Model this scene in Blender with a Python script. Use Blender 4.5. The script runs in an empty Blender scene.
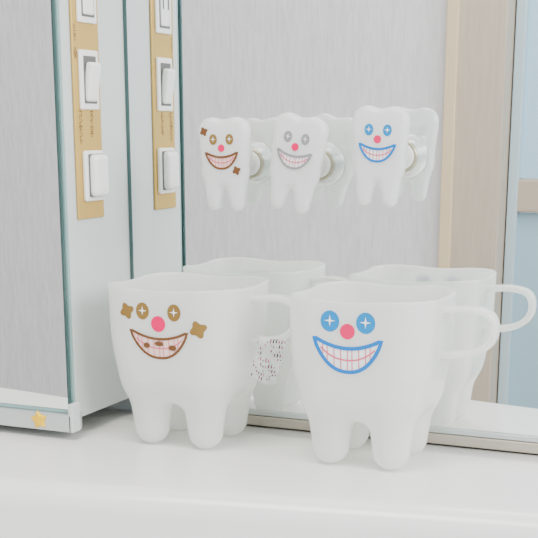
import bpy, math, random
import numpy as np
from mathutils import Vector, Matrix
from mathutils.bvhtree import BVHTree
random.seed(3)
S = bpy.context.scene

# ---------------------------------------------------------------- materials
def mat(name, col, rough=0.5, metal=0.0, spec=0.5, sss=0.0, trans=0.0, alpha=1.0, emis=None, coat=0.0):
    m = bpy.data.materials.new(name); m.use_nodes = True
    b = m.node_tree.nodes["Principled BSDF"]
    b.inputs["Base Color"].default_value = (*col, 1)
    b.inputs["Roughness"].default_value = rough
    b.inputs["Metallic"].default_value = metal
    b.inputs["Specular IOR Level"].default_value = spec
    b.inputs["Subsurface Weight"].default_value = sss
    b.inputs["Subsurface Radius"].default_value = (0.012, 0.012, 0.012)
    b.inputs["Subsurface Scale"].default_value = 1.0
    b.inputs["Transmission Weight"].default_value = trans
    b.inputs["Alpha"].default_value = alpha
    b.inputs["Coat Weight"].default_value = coat
    return m

def noise_bump(m, scale=(1,1,1), nscale=200, strength=0.2, dist=0.001, colvar=None):
    nt = m.node_tree; b = nt.nodes["Principled BSDF"]
    tc = nt.nodes.new("ShaderNodeTexCoord"); mp = nt.nodes.new("ShaderNodeMapping")
    mp.inputs["Scale"].default_value = scale
    n = nt.nodes.new("ShaderNodeTexNoise"); n.inputs["Scale"].default_value = nscale
    n.inputs["Detail"].default_value = 6
    bp = nt.nodes.new("ShaderNodeBump"); bp.inputs["Strength"].default_value = strength
    bp.inputs["Distance"].default_value = dist
    nt.links.new(tc.outputs["Object"], mp.inputs["Vector"])
    nt.links.new(mp.outputs["Vector"], n.inputs["Vector"])
    nt.links.new(n.outputs["Fac"], bp.inputs["Height"])
    nt.links.new(bp.outputs["Normal"], b.inputs["Normal"])
    if colvar:
        r = nt.nodes.new("ShaderNodeValToRGB")
        r.color_ramp.elements[0].position = 0.35; r.color_ramp.elements[0].color = (*colvar[0], 1)
        r.color_ramp.elements[1].position = 0.65; r.color_ramp.elements[1].color = (*colvar[1], 1)
        nt.links.new(n.outputs["Fac"], r.inputs["Fac"])
        nt.links.new(r.outputs["Color"], b.inputs["Base Color"])
    return m

M_wallpaper = noise_bump(mat("wallpaper", (.8,.8,.82), .9, spec=.1), (1,1,.16), 170, 0.5, .0025,
                         ((.74,.715,.74),(.82,.795,.81)))
M_paint = noise_bump(mat("painted_wall", (.8,.82,.83), .7), (1,1,1), 60, .1, .0005)
M_floor = noise_bump(mat("floor_vinyl", (.55,.5,.45), .5), (1,6,1), 8, .1, .001, ((.42,.36,.3),(.55,.48,.41)))
M_mirror = mat("mirror_silver", (.94,.96,.955), 0.0, 1.0)
M_glassedge = mat("glass_edge_green", (.04,.09,.085), .15)
M_glassedge_l = mat("glass_edge_pale", (.26,.42,.40), .12)
M_counter = noise_bump(mat("basin_white", (.87,.855,.825), .28, coat=.2), (1,1,1), 12, .05, .001)
M_cab = noise_bump(mat("cabinet_side", (.60,.63,.615), .45), (1,1,1), 80, .05, .0003)
M_alu = mat("aluminium_frame", (.56,.60,.59), .3, .6)
M_channel = mat("mirror_channel", (.46,.41,.34), .35, .3)
M_trim = noise_bump(mat("door_casing", (.60,.54,.46), .55), (8,8,.6), 20, .08, .0005, ((.52,.43,.34),(.57,.48,.38)))
M_triml = mat("door_casing_edge", (.76,.60,.38), .5)
M_pane = noise_bump(mat("frosted_pane", (.46,.68,.84), .45), (1,1,1), 120, .3, .001)
M_pane_lo = mat("door_lower_panel", (.38,.56,.66), .5)
M_rail = mat("door_rail", (.52,.43,.34), .4)
M_gold = noise_bump(mat("gold_plate", (.60,.38,.09), .35, .2), (1,1,1), 300, .05, .0002)
M_sw = mat("switch_plastic", (.88,.87,.83), .3)
M_swd = mat("switch_gap", (.12,.12,.11), .6)
M_txt = mat("plate_print", (.20,.10,.03), .6)
M_star = mat("star_sticker", (.90,.54,.0), .4)
M_clear = mat("suction_clear", (.85,.90,.87), .2, trans=.7)
M_metal = mat("suction_metal", (.40,.37,.27), .4, .6)

def plastic(name, col, tl=.3):
    m = mat(name, col, .18, sss=.35, coat=.35)
    nt = m.node_tree; b = nt.nodes["Principled BSDF"]; out = nt.nodes["Material Output"]
    t = nt.nodes.new("ShaderNodeBsdfTranslucent"); t.inputs["Color"].default_value = (*col,1)
    g = nt.nodes.new("ShaderNodeBsdfTransparent"); g.inputs["Color"].default_value=(.94,.97,.94,1)
    mx = nt.nodes.new("ShaderNodeMixShader"); mx.inputs["Fac"].default_value = tl
    m2 = nt.nodes.new("ShaderNodeMixShader"); m2.inputs["Fac"].default_value = .20
    nt.links.new(b.outputs[0], mx.inputs[1]); nt.links.new(t.outputs[0], mx.inputs[2])
    nt.links.new(mx.outputs[0], m2.inputs[1]); nt.links.new(g.outputs[0], m2.inputs[2])
    nt.links.new(m2.outputs[0], out.inputs["Surface"])
    return m
M_cup = plastic("milky_plastic", (.98,.98,.955), .42)
M_hold = plastic("holder_plastic", (.97,.97,.955), .36)
def ink(n,c): return mat(n,c,.45,spec=.15)
I_brown = ink("ink_brown",(.18,.075,.03)); I_gold = ink("ink_gold",(.27,.155,.04))
I_pink = ink("ink_pink",(.90,.0,.12)); I_palepink = ink("ink_palepink",(.80,.13,.22))
I_blue = ink("ink_blue",(.0,.19,.60)); I_cyan = ink("ink_cyan",(.0,.25,.60))
I_white = ink("ink_white",(.95,.95,.93)); I_grey = ink("ink_grey",(.30,.29,.30))
I_rose = ink("ink_rose",(.86,.02,.13)); I_fill = ink("ink_mouthfill",(.93,.66,.58))

# ---------------------------------------------------------------- helpers
def link(o, parent=None):
    S.collection.objects.link(o)
    if parent: o.parent = parent
    return o
def mesh_obj(name, v, f, m, parent=None, smooth=False):
    me = bpy.data.meshes.new(name); me.from_pydata([tuple(p) for p in v], [], [tuple(q) for q in f]); me.update()
    if m: me.materials.append(m)
    if smooth: me.polygons.foreach_set("use_smooth", [True]*len(me.polygons))
    return link(bpy.data.objects.new(name, me), parent)
def box(name, lo, hi, m, parent=None, bev=0):
    x0,y0,z0 = lo; x1,y1,z1 = hi
    c = Vector(((x0+x1)/2,(y0+y1)/2,(z0+z1)/2))
    v = [(x-c.x,y-c.y,z-c.z) for x in (x0,x1) for y in (y0,y1) for z in (z0,z1)]
    f = [(0,1,3,2),(4,6,7,5),(0,4,5,1),(2,3,7,6),(0,2,6,4),(1,5,7,3)]
    o = mesh_obj(name, v, f, m, parent); o.location = c
    if bev:
        b = o.modifiers.new("b","BEVEL"); b.width = bev; b.segments = 3
    return o
def empty(name, loc):
    e = bpy.data.objects.new(name, None); e.empty_display_size = .02; e.location = loc
    return link(e)
def lathe(name, prof, m, parent=None, cx=0, n=40, smooth=True):
    v=[];f=[]
    for (r,h) in prof:
        for i in range(n):
            a=2*math.pi*i/n
            v.append((cx+r*math.cos(a),h,r*math.sin(a)))
    for k in range(len(prof)-1):
        for i in range(n):
            j=(i+1)%n; f.append((k*n+i,k*n+j,(k+1)*n+j,(k+1)*n+i))
    f.append(tuple(range(n))); f.append(tuple((len(prof)-1)*n+i for i in reversed(range(n))))
    return mesh_obj(name,v,f,m,parent,smooth)

def snets(F,o,h):
    nx,ny,nz=F.shape; Sg=F<0
    c=np.zeros((nx-1,ny-1,nz-1,3)); n=np.zeros((nx-1,ny-1,nz-1))
    def sl(p): return F[p[0]:nx-1+p[0], p[1]:ny-1+p[1], p[2]:nz-1+p[2]]
    cor=[(i,j,k) for i in (0,1) for j in (0,1) for k in (0,1)]
    for a in cor:
        for ax in range(3):
            if a[ax]==0:
                b=list(a); b[ax]=1
                A=sl(a);B=sl(b); m=(A<0)!=(B<0)
                t=A[m]/(A[m]-B[m])
                P=np.tile(np.array(a,float),(t.size,1)); P[:,ax]+=t
                c[m]+=P; n[m]+=1
    act=n>0; idx=-np.ones(n.shape,int); idx[act]=np.arange(act.sum())
    ijk=np.argwhere(act); V=(c[act]/n[act][:,None]+ijk)*h+np.array(o)
    faces=[]
    for ax in range(3):
        u=(ax+1)%3; w=(ax+2)%3
        Q=np.moveaxis(Sg,(ax,u,w),(0,1,2)); I=np.moveaxis(idx,(ax,u,w),(0,1,2))
        a=Q[:-1,1:-1,1:-1]; b=Q[1:,1:-1,1:-1]; m=a!=b
        q=np.stack([I[:,:-1,:-1],I[:,1:,:-1],I[:,1:,1:],I[:,:-1,1:]],-1)
        f=q[m]; flip=~a[m]; f[flip]=f[flip][:,::-1]
        faces.append(f)
    return V, np.concatenate(faces)
def smin(a,b,k):
    h=np.clip(.5+.5*(b-a)/k,0,1); return b*(1-h)+a*h-k*h*(1-h)
def smax(a,b,k): return -smin(-a,-b,k)
def rbox2(x,y,a,b,r):
    qx=np.abs(x)-(a-r); qy=np.abs(y)-(b-r)
    return np.hypot(np.maximum(qx,0),np.maximum(qy,0))+np.minimum(np.maximum(qx,qy),0)-r
def rint(p,q,r):
    p=p+r;q=q+r
    return np.hypot(np.maximum(p,0),np.maximum(q,0))+np.minimum(np.maximum(p,q),0)-r
def cone(X,Y,Z,p,q,r0,r1):
    p=np.array(p);q=np.array(q);d=q-p
    t=np.clip(((X-p[0])*d[0]+(Y-p[1])*d[1]+(Z-p[2])*d[2])/d.dot(d),0,1)
    return np.sqrt((X-p[0]-t*d[0])**2+(Y-p[1]-t*d[1])**2+(Z-p[2]-t*d[2])**2)-(r0+t*(r1-r0))

# ---------------------------------------------------------------- tooth mug shape
H_CUP=.085
def cup_mesh():
    h=.0009
    xs=np.arange(-.041,.0411,h); zs=np.arange(-.003,.0895,h)
    X,Y,Z=np.meshgrid(xs,xs,zs,indexing='ij')
    pf=np.polyfit([.015,.02,.03,.04,.05,.06,.07,.08,.086],[.0258,.0274,.0305,.0330,.0347,.0356,.0359,.0361,.0364],4)
    A=np.polyval(pf,np.clip(Z,.012,.088))
    d2=rbox2(X,Y,A,A*.97,A*.52)
    body=rint(d2,.0235-Z,.009)
    d=body
    legs=None
    for sx in (-1,1):
        for sy in (-1,1):
            l=cone(X,Y,Z,(sx*.0158,sy*.0153,.036),(sx*.0156,sy*.0150,.0092),.0128,.0092)
            legs=l if legs is None else np.minimum(legs,l)
    d=smin(d,legs,.0065)
    cav=rint(d2+.0019,.033-Z,.012)
    d=smax(d,-cav,.0008)
    ang=np.arctan2(Y,X)
    top=H_CUP-.0006+.0007*np.cos(4*(ang-math.pi/4))
    d=smax(d,Z-top,.0012)
    V,Fc=snets(d,(xs[0],xs[0],zs[0]),h)
    me=bpy.data.meshes.new("tooth_body"); me.from_pydata(V.tolist(),[],Fc.tolist()); me.update()
    me.polygons.foreach_set("use_smooth",[True]*len(me.polygons)); me.materials.append(M_cup)
    return me
CUP=cup_mesh()
def bvh_of(me):
    return BVHTree.FromPolygons([v.co.copy() for v in me.vertices],[tuple(p.vertices) for p in me.polygons])
BV_CUP=bvh_of(CUP)

class Decal:
    def __init__(s,bv,parent,cx=0,cz=0,sc=1.0):
        s.bv=bv;s.parent=parent;s.cx=cx;s.cz=cz;s.sc=sc
    def P(s,x,z,off):
        X=s.cx+x*s.sc; Z=s.cz+z*s.sc
        r=s.bv.ray_cast(Vector((X,-.2,Z)),Vector((0,1,0)))
        if r[0] is None: return (X,0,Z)
        return (X,r[0].y-off,Z)
    def mesh(s,name,v,f,m,off):
        return mesh_obj(name,[s.P(a,b,off) for a,b in v],f,m,s.parent,True)
    def fill(s,name,pts,m,off=.00025,c=None,rings=4):
        n=len(pts)
        if c is None: c=(sum(p[0] for p in pts)/n,sum(p[1] for p in pts)/n)
        v=[c];f=[]
        for k in range(1,rings+1):
            t=k/rings
            v+=[(c[0]+(p[0]-c[0])*t,c[1]+(p[1]-c[1])*t) for p in pts]
        for i in range(n):
            j=(i+1)%n; f.append((0,1+i,1+j))
            for k in range(rings-1):
                a=1+k*n;b=1+(k+1)*n; f.append((a+i,b+i,b+j,a+j))
        return s.mesh(name,v,f,m,off)
    def line(s,name,pts,w,m,off=.0004,closed=False):
        n=len(pts);v=[];f=[]
        for i,p in enumerate(pts):
            a=pts[(i-1)%n] if (closed or i>0) else p; b=pts[(i+1)%n] if (closed or i<n-1) else p
            dx,dz=b[0]-a[0],b[1]-a[1];L=math.hypot(dx,dz) or 1
            nx,nz=-dz/L*w/2,dx/L*w/2
            v+=[(p[0]+nx,p[1]+nz),(p[0]-nx,p[1]-nz)]
        for i in range(n if closed else n-1):
            j=(i+1)%n; f.append((2*i,2*i+1,2*j+1,2*j))
        return s.mesh(name,v,f,m,off)
def ell(cx,cz,a,b,n=28): return [(cx+a*math.cos(2*math.pi*i/n),cz+b*math.sin(2*math.pi*i/n)) for i in range(n)]
def sparkle(cx,cz,r,n=4,q=.24):
    o=[]
    for i in range(n*2):
        rr=r if i%2==0 else r*q; a=math.pi/2+math.pi*i/n; o.append((cx+rr*math.cos(a),cz+rr*math.sin(a)))
    return o
def clover(cx,cz,r,rot=0.4,n=48):
    return [(cx+r*(.83+.17*math.cos(4*(a-rot)))*math.cos(a),cz+r*(.83+.17*math.cos(4*(a-rot)))*math.sin(a)) for a in [2*math.pi*i/n for i in range(n)]]
def mouth(D,w,zt,h,sag,col,teeth,lw,style):
    N=30
    top=[(w*(-1+2*i/N), zt-sag*(1-(-1+2*i/N)**2)) for i in range(N+1)]
    bot=[(w*(-1+2*i/N), zt-h*(1-abs(-1+2*i/N)**2.3)**.8) for i in range(N+1)]
    v=[];f=[];K=6
    for i in range(N+1):
        for k in range(K+1):
            t=k/K; v.append((top[i][0],top[i][1]*(1-t)+bot[i][1]*t))
    for i in range(N):
        for k in range(K):
            a=i*(K+1)+k; f.append((a,a+1,a+K+2,a+K+1))
    D.mesh("mouth_fill",v,f,I_white if style!='gold' else I_fill,.00022)
    D.line("smile_outline",top+bot[::-1][1:-1],lw,col,.0005,True)
    mid=[(top[i][0],(top[i][1]+bot[i][1])/2) for i in range(3,N-2)]
    D.line("teeth_line",mid,lw*.42,teeth,.00035)
    for q in range(-4,5):
        i=int(N/2+q*2.7)
        if 2<i<N-2:
            D.line("tooth_gap",[(top[i][0],top[i][1]),(top[i][0],(top[i][1]*.5+bot[i][1]*.5)),(top[i][0],bot[i][1])],lw*.26,teeth,.00035)

def face(D,style,eye_z,ex,ew,eh,nose_z,nr,mw,mz,mh,lw):
    if style=='blue': ec,mc,tc,nc=I_cyan,I_blue,I_palepink,I_rose
    elif style=='grey': ec,mc,tc,nc=I_grey,I_grey,I_palepink,I_pink
    else: ec,mc,tc,nc=I_gold,I_brown,I_palepink,I_pink
    for s in (-1,1):
        D.fill("eye",ell(s*ex,eye_z,ew,eh),ec,.0003)
        D.fill("eye_sparkle",sparkle(s*ex,eye_z+eh*.05,eh*.56),I_white,.0005,c=(s*ex,eye_z+eh*.05),rings=2)
    D.fill("nose",ell(0,nose_z,nr,nr),nc,.0006)
    mouth(D,mw,mz,mh,mh*.30,mc,tc,lw,style)

def ribbon(name,path,wid,th,m,parent,n=60,ns=16):
    P=[Vector((a,0,b)) for a,b in path]; P=[P[0]*2-P[1]]+P+[P[-1]*2-P[-2]]
    pts=[]
    seg=len(P)-3
    for i in range(n+1):
        t=i/n*seg; k=min(int(t),seg-1); u=t-k
        a,b,c,d=P[k:k+4]
        pts.append(.5*((2*b)+(c-a)*u+(2*a-5*b+4*c-d)*u*u+(3*b-a-3*c+d)*u**3))
    v=[];f=[]
    for i,p in enumerate(pts):
        T=(pts[min(i+1,n)]-pts[max(i-1,0)]).normalized(); N=Vector((T.z,0,-T.x))
        for j in range(ns):
            a=2*math.pi*j/ns; ca,sa=math.cos(a),math.sin(a)
            q=lambda c:math.copysign(abs(c)**.6,c)
            v.append(p+Vector((0,1,0))*q(ca)*wid/2+N*q(sa)*th/2)
    for i in range(n):
        for j in range(ns):
            k=(j+1)%ns; f.append((i*ns+j,i*ns+k,(i+1)*ns+k,(i+1)*ns+j))
    f.append(tuple(range(ns))); f.append(tuple(n*ns+j for j in reversed(range(ns))))
    return mesh_obj(name,v,f,m,parent,True)

def mug(loc,style):
    e=empty("tooth_shaped_mug",loc)
    link(bpy.data.objects.new("tooth_body",CUP),e)
    ribbon("handle",[(.0350,.0775),(.048,.0785),(.0575,.0765),(.0605,.0705),(.0585,.0630),(.050,.0577),(.0345,.0555)],.0092,.0034,M_cup,e)
    if style=='blue':
        D=Decal(BV_CUP,e,cx=-.0008)
        face(D,'blue',eye_z=.0744,ex=.0088,ew=.0047,eh=.0050,nose_z=.0700,nr=.0037,mw=.0168,mz=.0668,mh=.0162,lw=.0018)
    else:
        D=Decal(BV_CUP,e,cx=.0000)
        face(D,'gold',eye_z=.0732,ex=.0088,ew=.0037,eh=.0043,nose_z=.0672,nr=.0040,mw=.0160,mz=.0638,mh=.0140,lw=.0013)
        D.fill("clover_print",clover(-.0178,.0728,.0043),I_gold,.0003)
        D.fill("clover_print",clover(.0216,.0655,.0046),I_gold,.0003)
        for (x,z,a,b) in [(-.007,.0560,.0018,.0014),(0,.0572,.0026,.0012),(.0075,.0555,.0022,.0014)]:
            D.fill("mouth_print",ell(x,z,a,b),I_brown,.0006)
    return e
cupL=mug((-.2908,-.0418,0),'gold')
cupR=mug((-.1900,-.0425,0),'blue')

# clear tag hanging from left mug handle
def tag():
    m=mat("tag_film",(.9,.92,.92),.12)
    nt=m.node_tree;b=nt.nodes["Principled BSDF"]
    tc=nt.nodes.new("ShaderNodeTexCoord")
    w=nt.nodes.new("ShaderNodeTexBrick"); w.inputs["Scale"].default_value=1
    w.inputs["Brick Width"].default_value=.0014; w.inputs["Row Height"].default_value=.0026
    w.inputs["Mortar Size"].default_value=.00036
    w.inputs["Color1"].default_value=(.02,.02,.03,1); w.inputs["Color2"].default_value=(.38,.08,.11,1); w.inputs["Mortar"].default_value=(.90,.92,.93,1)
    nt.links.new(tc.outputs["UV"],w.inputs["Vector"])
    n=nt.nodes.new("ShaderNodeTexNoise"); n.inputs["Scale"].default_value=280
    nt.links.new(tc.outputs["UV"],n.inputs["Vector"])
    th=nt.nodes.new("ShaderNodeMath"); th.operation='GREATER_THAN'; th.inputs[1].default_value=.50
    nt.links.new(n.outputs["Fac"],th.inputs[0])
    mx=nt.nodes.new("ShaderNodeMix"); mx.data_type='RGBA'
    nt.links.new(th.outputs[0],mx.inputs[0]); mx.inputs[6].default_value=(.9,.92,.93,1)
    nt.links.new(w.outputs["Color"],mx.inputs[7]); nt.links.new(mx.outputs[2],b.inputs["Base Color"])
    inv=nt.nodes.new("ShaderNodeMath"); inv.operation='SUBTRACT'; inv.inputs[0].default_value=1
    nt.links.new(w.outputs["Fac"],inv.inputs[1])
    mu=nt.nodes.new("ShaderNodeMath"); mu.operation='MULTIPLY'
    nt.links.new(inv.outputs[0],mu.inputs[0]); nt.links.new(th.outputs[0],mu.inputs[1])
    ma=nt.nodes.new("ShaderNodeMath"); ma.operation='MULTIPLY_ADD'; ma.inputs[1].default_value=.55; ma.inputs[2].default_value=.42
    nt.links.new(mu.outputs[0],ma.inputs[0]); nt.links.new(ma.outputs[0],b.inputs["Alpha"])
    v=[];f=[];uv=[];NX,NZ=14,18
    for i in range(NX+1):
        for k in range(NZ+1):
            u=(i/NX-.5)*.014; z=-k/NZ*.024
            y=.0022*math.sin(u*420+z*90)+.0012*math.sin(z*500)
            v.append((u,y,z)); uv.append((u,z))
    for i in range(NX):
        for k in range(NZ):
            a=i*(NZ+1)+k; f.append((a,a+1,a+NZ+2,a+NZ+1))
    o=mesh_obj("price_tag",v,f,m,cupL,True)
    L=o.data.uv_layers.new(name="uv")
    for l in o.data.loops: L.data[l.index].uv=uv[l.vertex_index]
    o.location=(.0500,-.007,.0590); o.rotation_euler=(.1,math.radians(14),math.radians(18))
tag()

# ---------------------------------------------------------------- toothbrush holders on mirror
def holder_mesh():
    h=.0006
    xs=np.arange(-.018,.0181,h); ys=np.arange(-.008,.0081,h); zs=np.arange(-.027,.0271,h)
    X,Y,Z=np.meshgrid(xs,ys,zs,indexing='ij')
    def cap(p,q,r0,r1):
        p=np.array(p);q=np.array(q);d=q-p
        t=np.clip(((X-p[0])*d[0]+(Z-p[1])*d[1])/d.dot(d),0,1)
        return np.hypot(X-p[0]-t*d[0],Z-p[1]-t*d[1])-(r0+t*(r1-r0))
    d=None
    for s in (-1,1):
        a=cap((s*.0070,.0165),(s*.0058,-.004),.0070,.0066)
        b=cap((s*.0058,-.004),(s*.0066,-.0200),.0062,.0034)
        q=smin(a,b,.003); d=q if d is None else smin(d,q,.0060)
    d=smin(d,rbox2(X,Z-.0055,.0085,.0155,.004),.004)
    d3=rint(d,np.abs(Y)-.0042,.0032)
    V,Fc=snets(d3,(xs[0],ys[0],zs[0]),h)
    me=bpy.data.meshes.new("tooth_plate"); me.from_pydata(V.tolist(),[],Fc.tolist()); me.update()
    me.polygons.foreach_set("use_smooth",[True]*len(me.polygons)); me.materials.append(M_hold)
    return me
HM=holder_mesh(); BV_H=bvh_of(HM)
def holder(loc,style,tilt,sc=1.0):
    e=empty("toothbrush_holder",loc); e.rotation_euler=(0,math.radians(tilt),0); e.scale=(sc,1,sc)
    link(bpy.data.objects.new("tooth_plate",HM),e)
    D=Decal(BV_H,e)
    face(D,style,eye_z=.0125,ex=.0046,ew=.0022,eh=.0027,nose_z=.0082,nr=.0019,mw=.0090,mz=.0062,mh=.0082,lw=.0011)
    if style=='gold':
        D.fill("clover_print",clover(-.0098,.0165,.0024),I_brown,.0003)
        D.fill("clover_print",clover(.0082,-.0030,.0024),I_brown,.0003)
    g=-loc[1]; o=.0058
    lathe("suction_stem",[(.0040,.003),(.0040,g-.006),(.005,g-.0055)],M_hold,e,o)
    lathe("suction_disc",[(.0050,g-.0065),(.0080,g-.005),(.0106,g-.0012),(.0110,g-.0004)],M_clear,e,o)
    lathe("metal_cap",[(.0072,g-.0080),(.0078,g-.0075),(.0078,g-.0060),(.0070,g-.0058)],M_metal,e,o,smooth=False)
    lathe("cap_face",[(.0058,g-.0086),(.0062,g-.0083),(.0062,g-.0078)],M_sw,e,o,smooth=False)
    for s in (-1,1):
        box("clip_arm",(s*.009-.001,.003,-.002),(s*.009+.001,.013,.010),M_hold,e,.0006)
    return e
holder((-.2776,-.025,.1432),'gold',-1)
holder((-.2384,-.025,.1440),'grey',9,1.02)
holder((-.1945,-.025,.1478),'blue',2,1.02)

# ---------------------------------------------------------------- main mirror & wall
XC=-.3495
mm=empty("vanity_mirror",(0,0,0))
box("mirror_glass",(XC,0,.0085),(.75,.005,.80),M_mirror,mm)
box("glass_edge_strip",(XC+.0003,-.0008,.0085),(XC+.0016,-.0001,.80),M_glassedge,mm)
box("bottom_channel",(XC,-.0035,.0008),(.75,.004,.0062),M_channel,mm,.0006)
box("channel_lip",(XC,-.0022,.0064),(.75,.0,.0092),M_alu,mm,.0004)
box("wall_back",(-1.6,.006,-.8),(1.2,.06,1.6),M_paint)

# ---------------------------------------------------------------- mirror cabinet on the left
cb=empty("mirror_cabinet",(-.62,-.035,.4))
def cbox(name,lo,hi,m,bev=0):
    c=Vector((.62,.035,-.4)); return box(name,Vector(lo)+c,Vector(hi)+c,m,cb,bev)
YF=-.0690
cbox("cabinet_carcass",(-.9,YF+.0062,.010),(XC,.0055,.80),M_cab,.0006)
cbox("door_backing",(-.9,YF+.0042,.0165),(XC-.0005,YF+.0060,.80),M_glassedge_l)
cbox("mirror_door_glass",(-.9,YF,.0165),(XC-.0012,YF+.004,.80),M_mirror)
cbox("glass_edge",(XC-.0009,YF,.0165),(XC,YF+.0018,.80),M_glassedge)
cbox("glass_edge_bottom",(-.9,YF-.0003,.0145),(XC,YF+.004,.0163),M_glassedge_l)
cbox("bottom_rail",(-.9,YF-.003,.0045),(XC+.0025,YF+.008,.0143),M_alu,.0008)
cbox("corner_clip",(XC+.0003,YF-.003,.0045),(XC+.0034,YF+.005,.0200),M_cab,.0008)

pts=[]
for i in range(10):
    r=.0054 if i%2==0 else .0034; a=math.pi/2+math.pi*i/5+.15
    pts.append((r*math.cos(a),r*math.sin(a)))
v=[(0,-.0018,0)]+[(x,0,z) for x,z in pts]+[(x*.75,-.0013,z*.75) for x,z in pts]
f=[]
for i in range(10):
    j=(i+1)%10; f+=[(0,11+j,11+i),(11+i,11+j,1+j,1+i)]
st=mesh_obj("star_sticker",v,f,M_star); st.location=(-.3672,YF-.0031,.0100)

# ---------------------------------------------------------------- switch plate on cabinet side
sp=empty("switch_plate",(XC,-.042,.18))
def sbox(name,lo,hi,m,bev=0):
    c=Vector((-XC,.042,-.18)); return box(name,Vector(lo)+c,Vector(hi)+c,m,sp,bev)
sbox("gold_plate",(XC+.0002,-.0548,.1150),(XC+.0014,-.0290,.30),M_gold,.0005)
def unit(z0,z1,y0=-.0505,y1=-.0325,kind='rocker'):
    sbox("switch_frame",(XC+.0012,y0,z0),(XC+.0030,y1,z1),M_sw,.0012)
    sbox("switch_gap",(XC+.0024,y0+.003,z0+.003),(XC+.0032,y1-.003,z1-.003),M_swd)
    if kind=='rocker':
        o=sbox("rocker",(XC+.0020,y0+.004,z0+.004),(XC+.0062,y1-.004,z1-.006),M_sw,.0015)
        o.rotation_euler=(0,math.radians(9),0)
    elif kind=='outlet':
        sbox("outlet_face",(XC+.0020,y0+.004,z0+.004),(XC+.0040,y1-.004,z1-.004),M_sw,.001)
        for q in (-.003,.003):
            sbox("outlet_slot",(XC+.0036,(y0+y1)/2+q-.0006,(z0+z1)/2-.003),(XC+.0042,(y0+y1)/2+q+.0006,(z0+z1)/2+.004),M_swd)
unit(.2130,.2450,kind='outlet')
unit(.1705,.2000)
sbox("plug_base",(XC+.0012,-.0500,.1240),(XC+.0040,-.0315,.1500),M_sw,.0018)
sbox("plug_body",(XC+.0030,-.0475,.1265),(XC+.0085,-.0335,.1480),M_sw,.0025)
sbox("plug_seam",(XC+.0042,-.0478,.1263),(XC+.0047,-.0332,.1482),M_swd,.001)
def vtext(s,y,z,size):
    c=bpy.data.curves.new("plate_text","FONT"); c.body="\n".join(s); c.size=size; c.space_line=.85; c.align_x='CENTER'
    c.offset=.00006
    c.materials.append(M_txt)
    o=bpy.data.objects.new("plate_text",c); link(o,sp)
    o.matrix_local=Matrix(((0,0,1,.0017),(1,0,0,y+.042),(0,1,0,z-.18),(0,0,0,1)))
vtext("コンセント",-.0500,.1670,.0040)
vtext("スイッチ",-.0390,.1670,.0040)
vtext("入切",-.0525,.1985,.0030)
vtext("ヒーター",-.0525,.2100,.0026)

# ---------------------------------------------------------------- basin counter
xs=np.linspace(-.95,.75,120)
ex=[-.95,-.6,-.45,-.33,-.25,-.17,-.095,0,.15,.35,.75]; ey=[-.235,-.195,-.176,-.155,-.139,-.120,-.104,-.092,-.088,-.092,-.11]
pe=np.polyfit(ex,ey,5)
v=[];f=[]
for x in xs:
    y=float(np.polyval(pe,x)); prof=[(.0055,-.36),(.0055,0),(-.02,0),(y+.03,0)]
    R=.012
    for i in range(13):
        a=math.pi/2*i/12; prof.append((y+R-R*math.sin(a),-R+R*math.cos(a)))
    R2=.04; yb=y-.004
    prof.append((y-.001,-.08))
    for i in range(9):
        a=math.pi/2*i/8; prof.append((yb-R2*(1-math.cos(a)),-.19-R2*math.sin(a)))
    prof+= [(-.42,-.235),(-.455,-.21),(-.47,-.17),(-.48,-.152),(-.50,-.15),(-.53,-.15),(-.54,-.16),(-.54,-.36)]
    v+=[(x,a,b) for a,b in prof]
n=len(prof)
for i in range(len(xs)-1):
    for k in range(n-1): f.append((i*n+k,i*n+k+1,(i+1)*n+k+1,(i+1)*n+k))
    f.append((i*n+n-1,i*n,(i+1)*n,(i+1)*n+n-1))
f.append(tuple(range(n))); f.append(tuple((len(xs)-1)*n+k for k in reversed(range(n))))
o=mesh_obj("washbasin_counter",v,f,M_counter,None,True)
box("vanity_cabinet",(-.93,-.52,-.80),(.73,.0055,-.362),M_paint)

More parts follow.
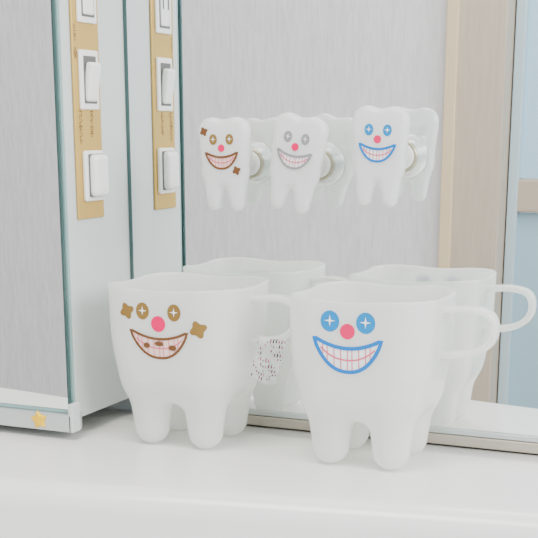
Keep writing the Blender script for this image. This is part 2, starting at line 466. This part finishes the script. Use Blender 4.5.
# ---------------------------------------------------------------- room behind the camera (seen in mirrors)
YW=-1.40
box("wall_front",(-2.6,YW-.10,-.8),(-.552,YW,1.6),M_wallpaper)
tr=empty("trim_1",(0,YW,0))
box("casing_board",(-.552,-.09,-.8),(-.4585,.012,1.6),M_trim,tr,.002)
box("casing_edge",(-.5545,-.0,-.8),(-.535,.018,1.6),M_triml,tr,.002)
dr=empty("door_1",(0,YW-.05,0))
box("pane_upper",(-.456,-.012,.078),(.398,-.004,1.45),M_pane,dr)
box("pane_lower",(-.456,-.012,-.79),(.398,-.004,.022),M_pane_lo,dr)
box("mid_rail",(-.456,-.015,.024),(.398,.010,.076),M_rail,dr,.003)
box("stile",(-.4565,-.018,-.795),(-.440,.012,1.5),mat("door_stile",(.50,.63,.70),.4),dr,.002)
box("top_rail",(-.439,-.018,1.452),(.398,.012,1.5),M_rail,dr,.002)
box("floor",(-2.6,-1.8,-.85),(1.4,.06,-.801),M_floor)

# ---------------------------------------------------------------- light
W=bpy.data.worlds.new("World"); S.world=W; W.use_nodes=True
bg=W.node_tree.nodes["Background"]; bg.inputs[0].default_value=(.92,.96,1.0,1); bg.inputs[1].default_value=.92
def area(name,loc,target,size,e,col):
    l=bpy.data.lights.new(name,'AREA'); l.shape='RECTANGLE'; l.size=size[0]; l.size_y=size[1]; l.energy=e; l.color=col
    o=bpy.data.objects.new(name,l); link(o); o.location=loc
    o.rotation_euler=(Vector(target)-Vector(loc)).to_track_quat('-Z','Y').to_euler()
area("ceiling_light",(-.3,-.75,1.5),(-.3,-.3,0),(.7,.5),24,(1,.945,.87))
area("window_light",(1.1,-.65,.7),(-.25,-.1,.05),(.7,.7),28,(.97,.985,1))

# ---------------------------------------------------------------- camera
phi=math.radians(23.3); p=math.radians(14.9)
hd=Vector((-math.sin(phi),math.cos(phi),0)); r=Vector((math.cos(phi),math.sin(phi),0))
fw=hd*math.cos(p)-Vector((0,0,1))*math.sin(p); up=hd*math.sin(p)+Vector((0,0,1))*math.cos(p)
c=bpy.data.cameras.new("camera"); co=bpy.data.objects.new("camera",c); link(co)
c.sensor_width=36; c.lens=36*1230/538; c.shift_y=.340; c.clip_start=.01
Mx=Matrix((r,up,-fw)).transposed().to_4x4(); Mx.translation=Vector((0,-.613,.163)); co.matrix_world=Mx
S.camera=co
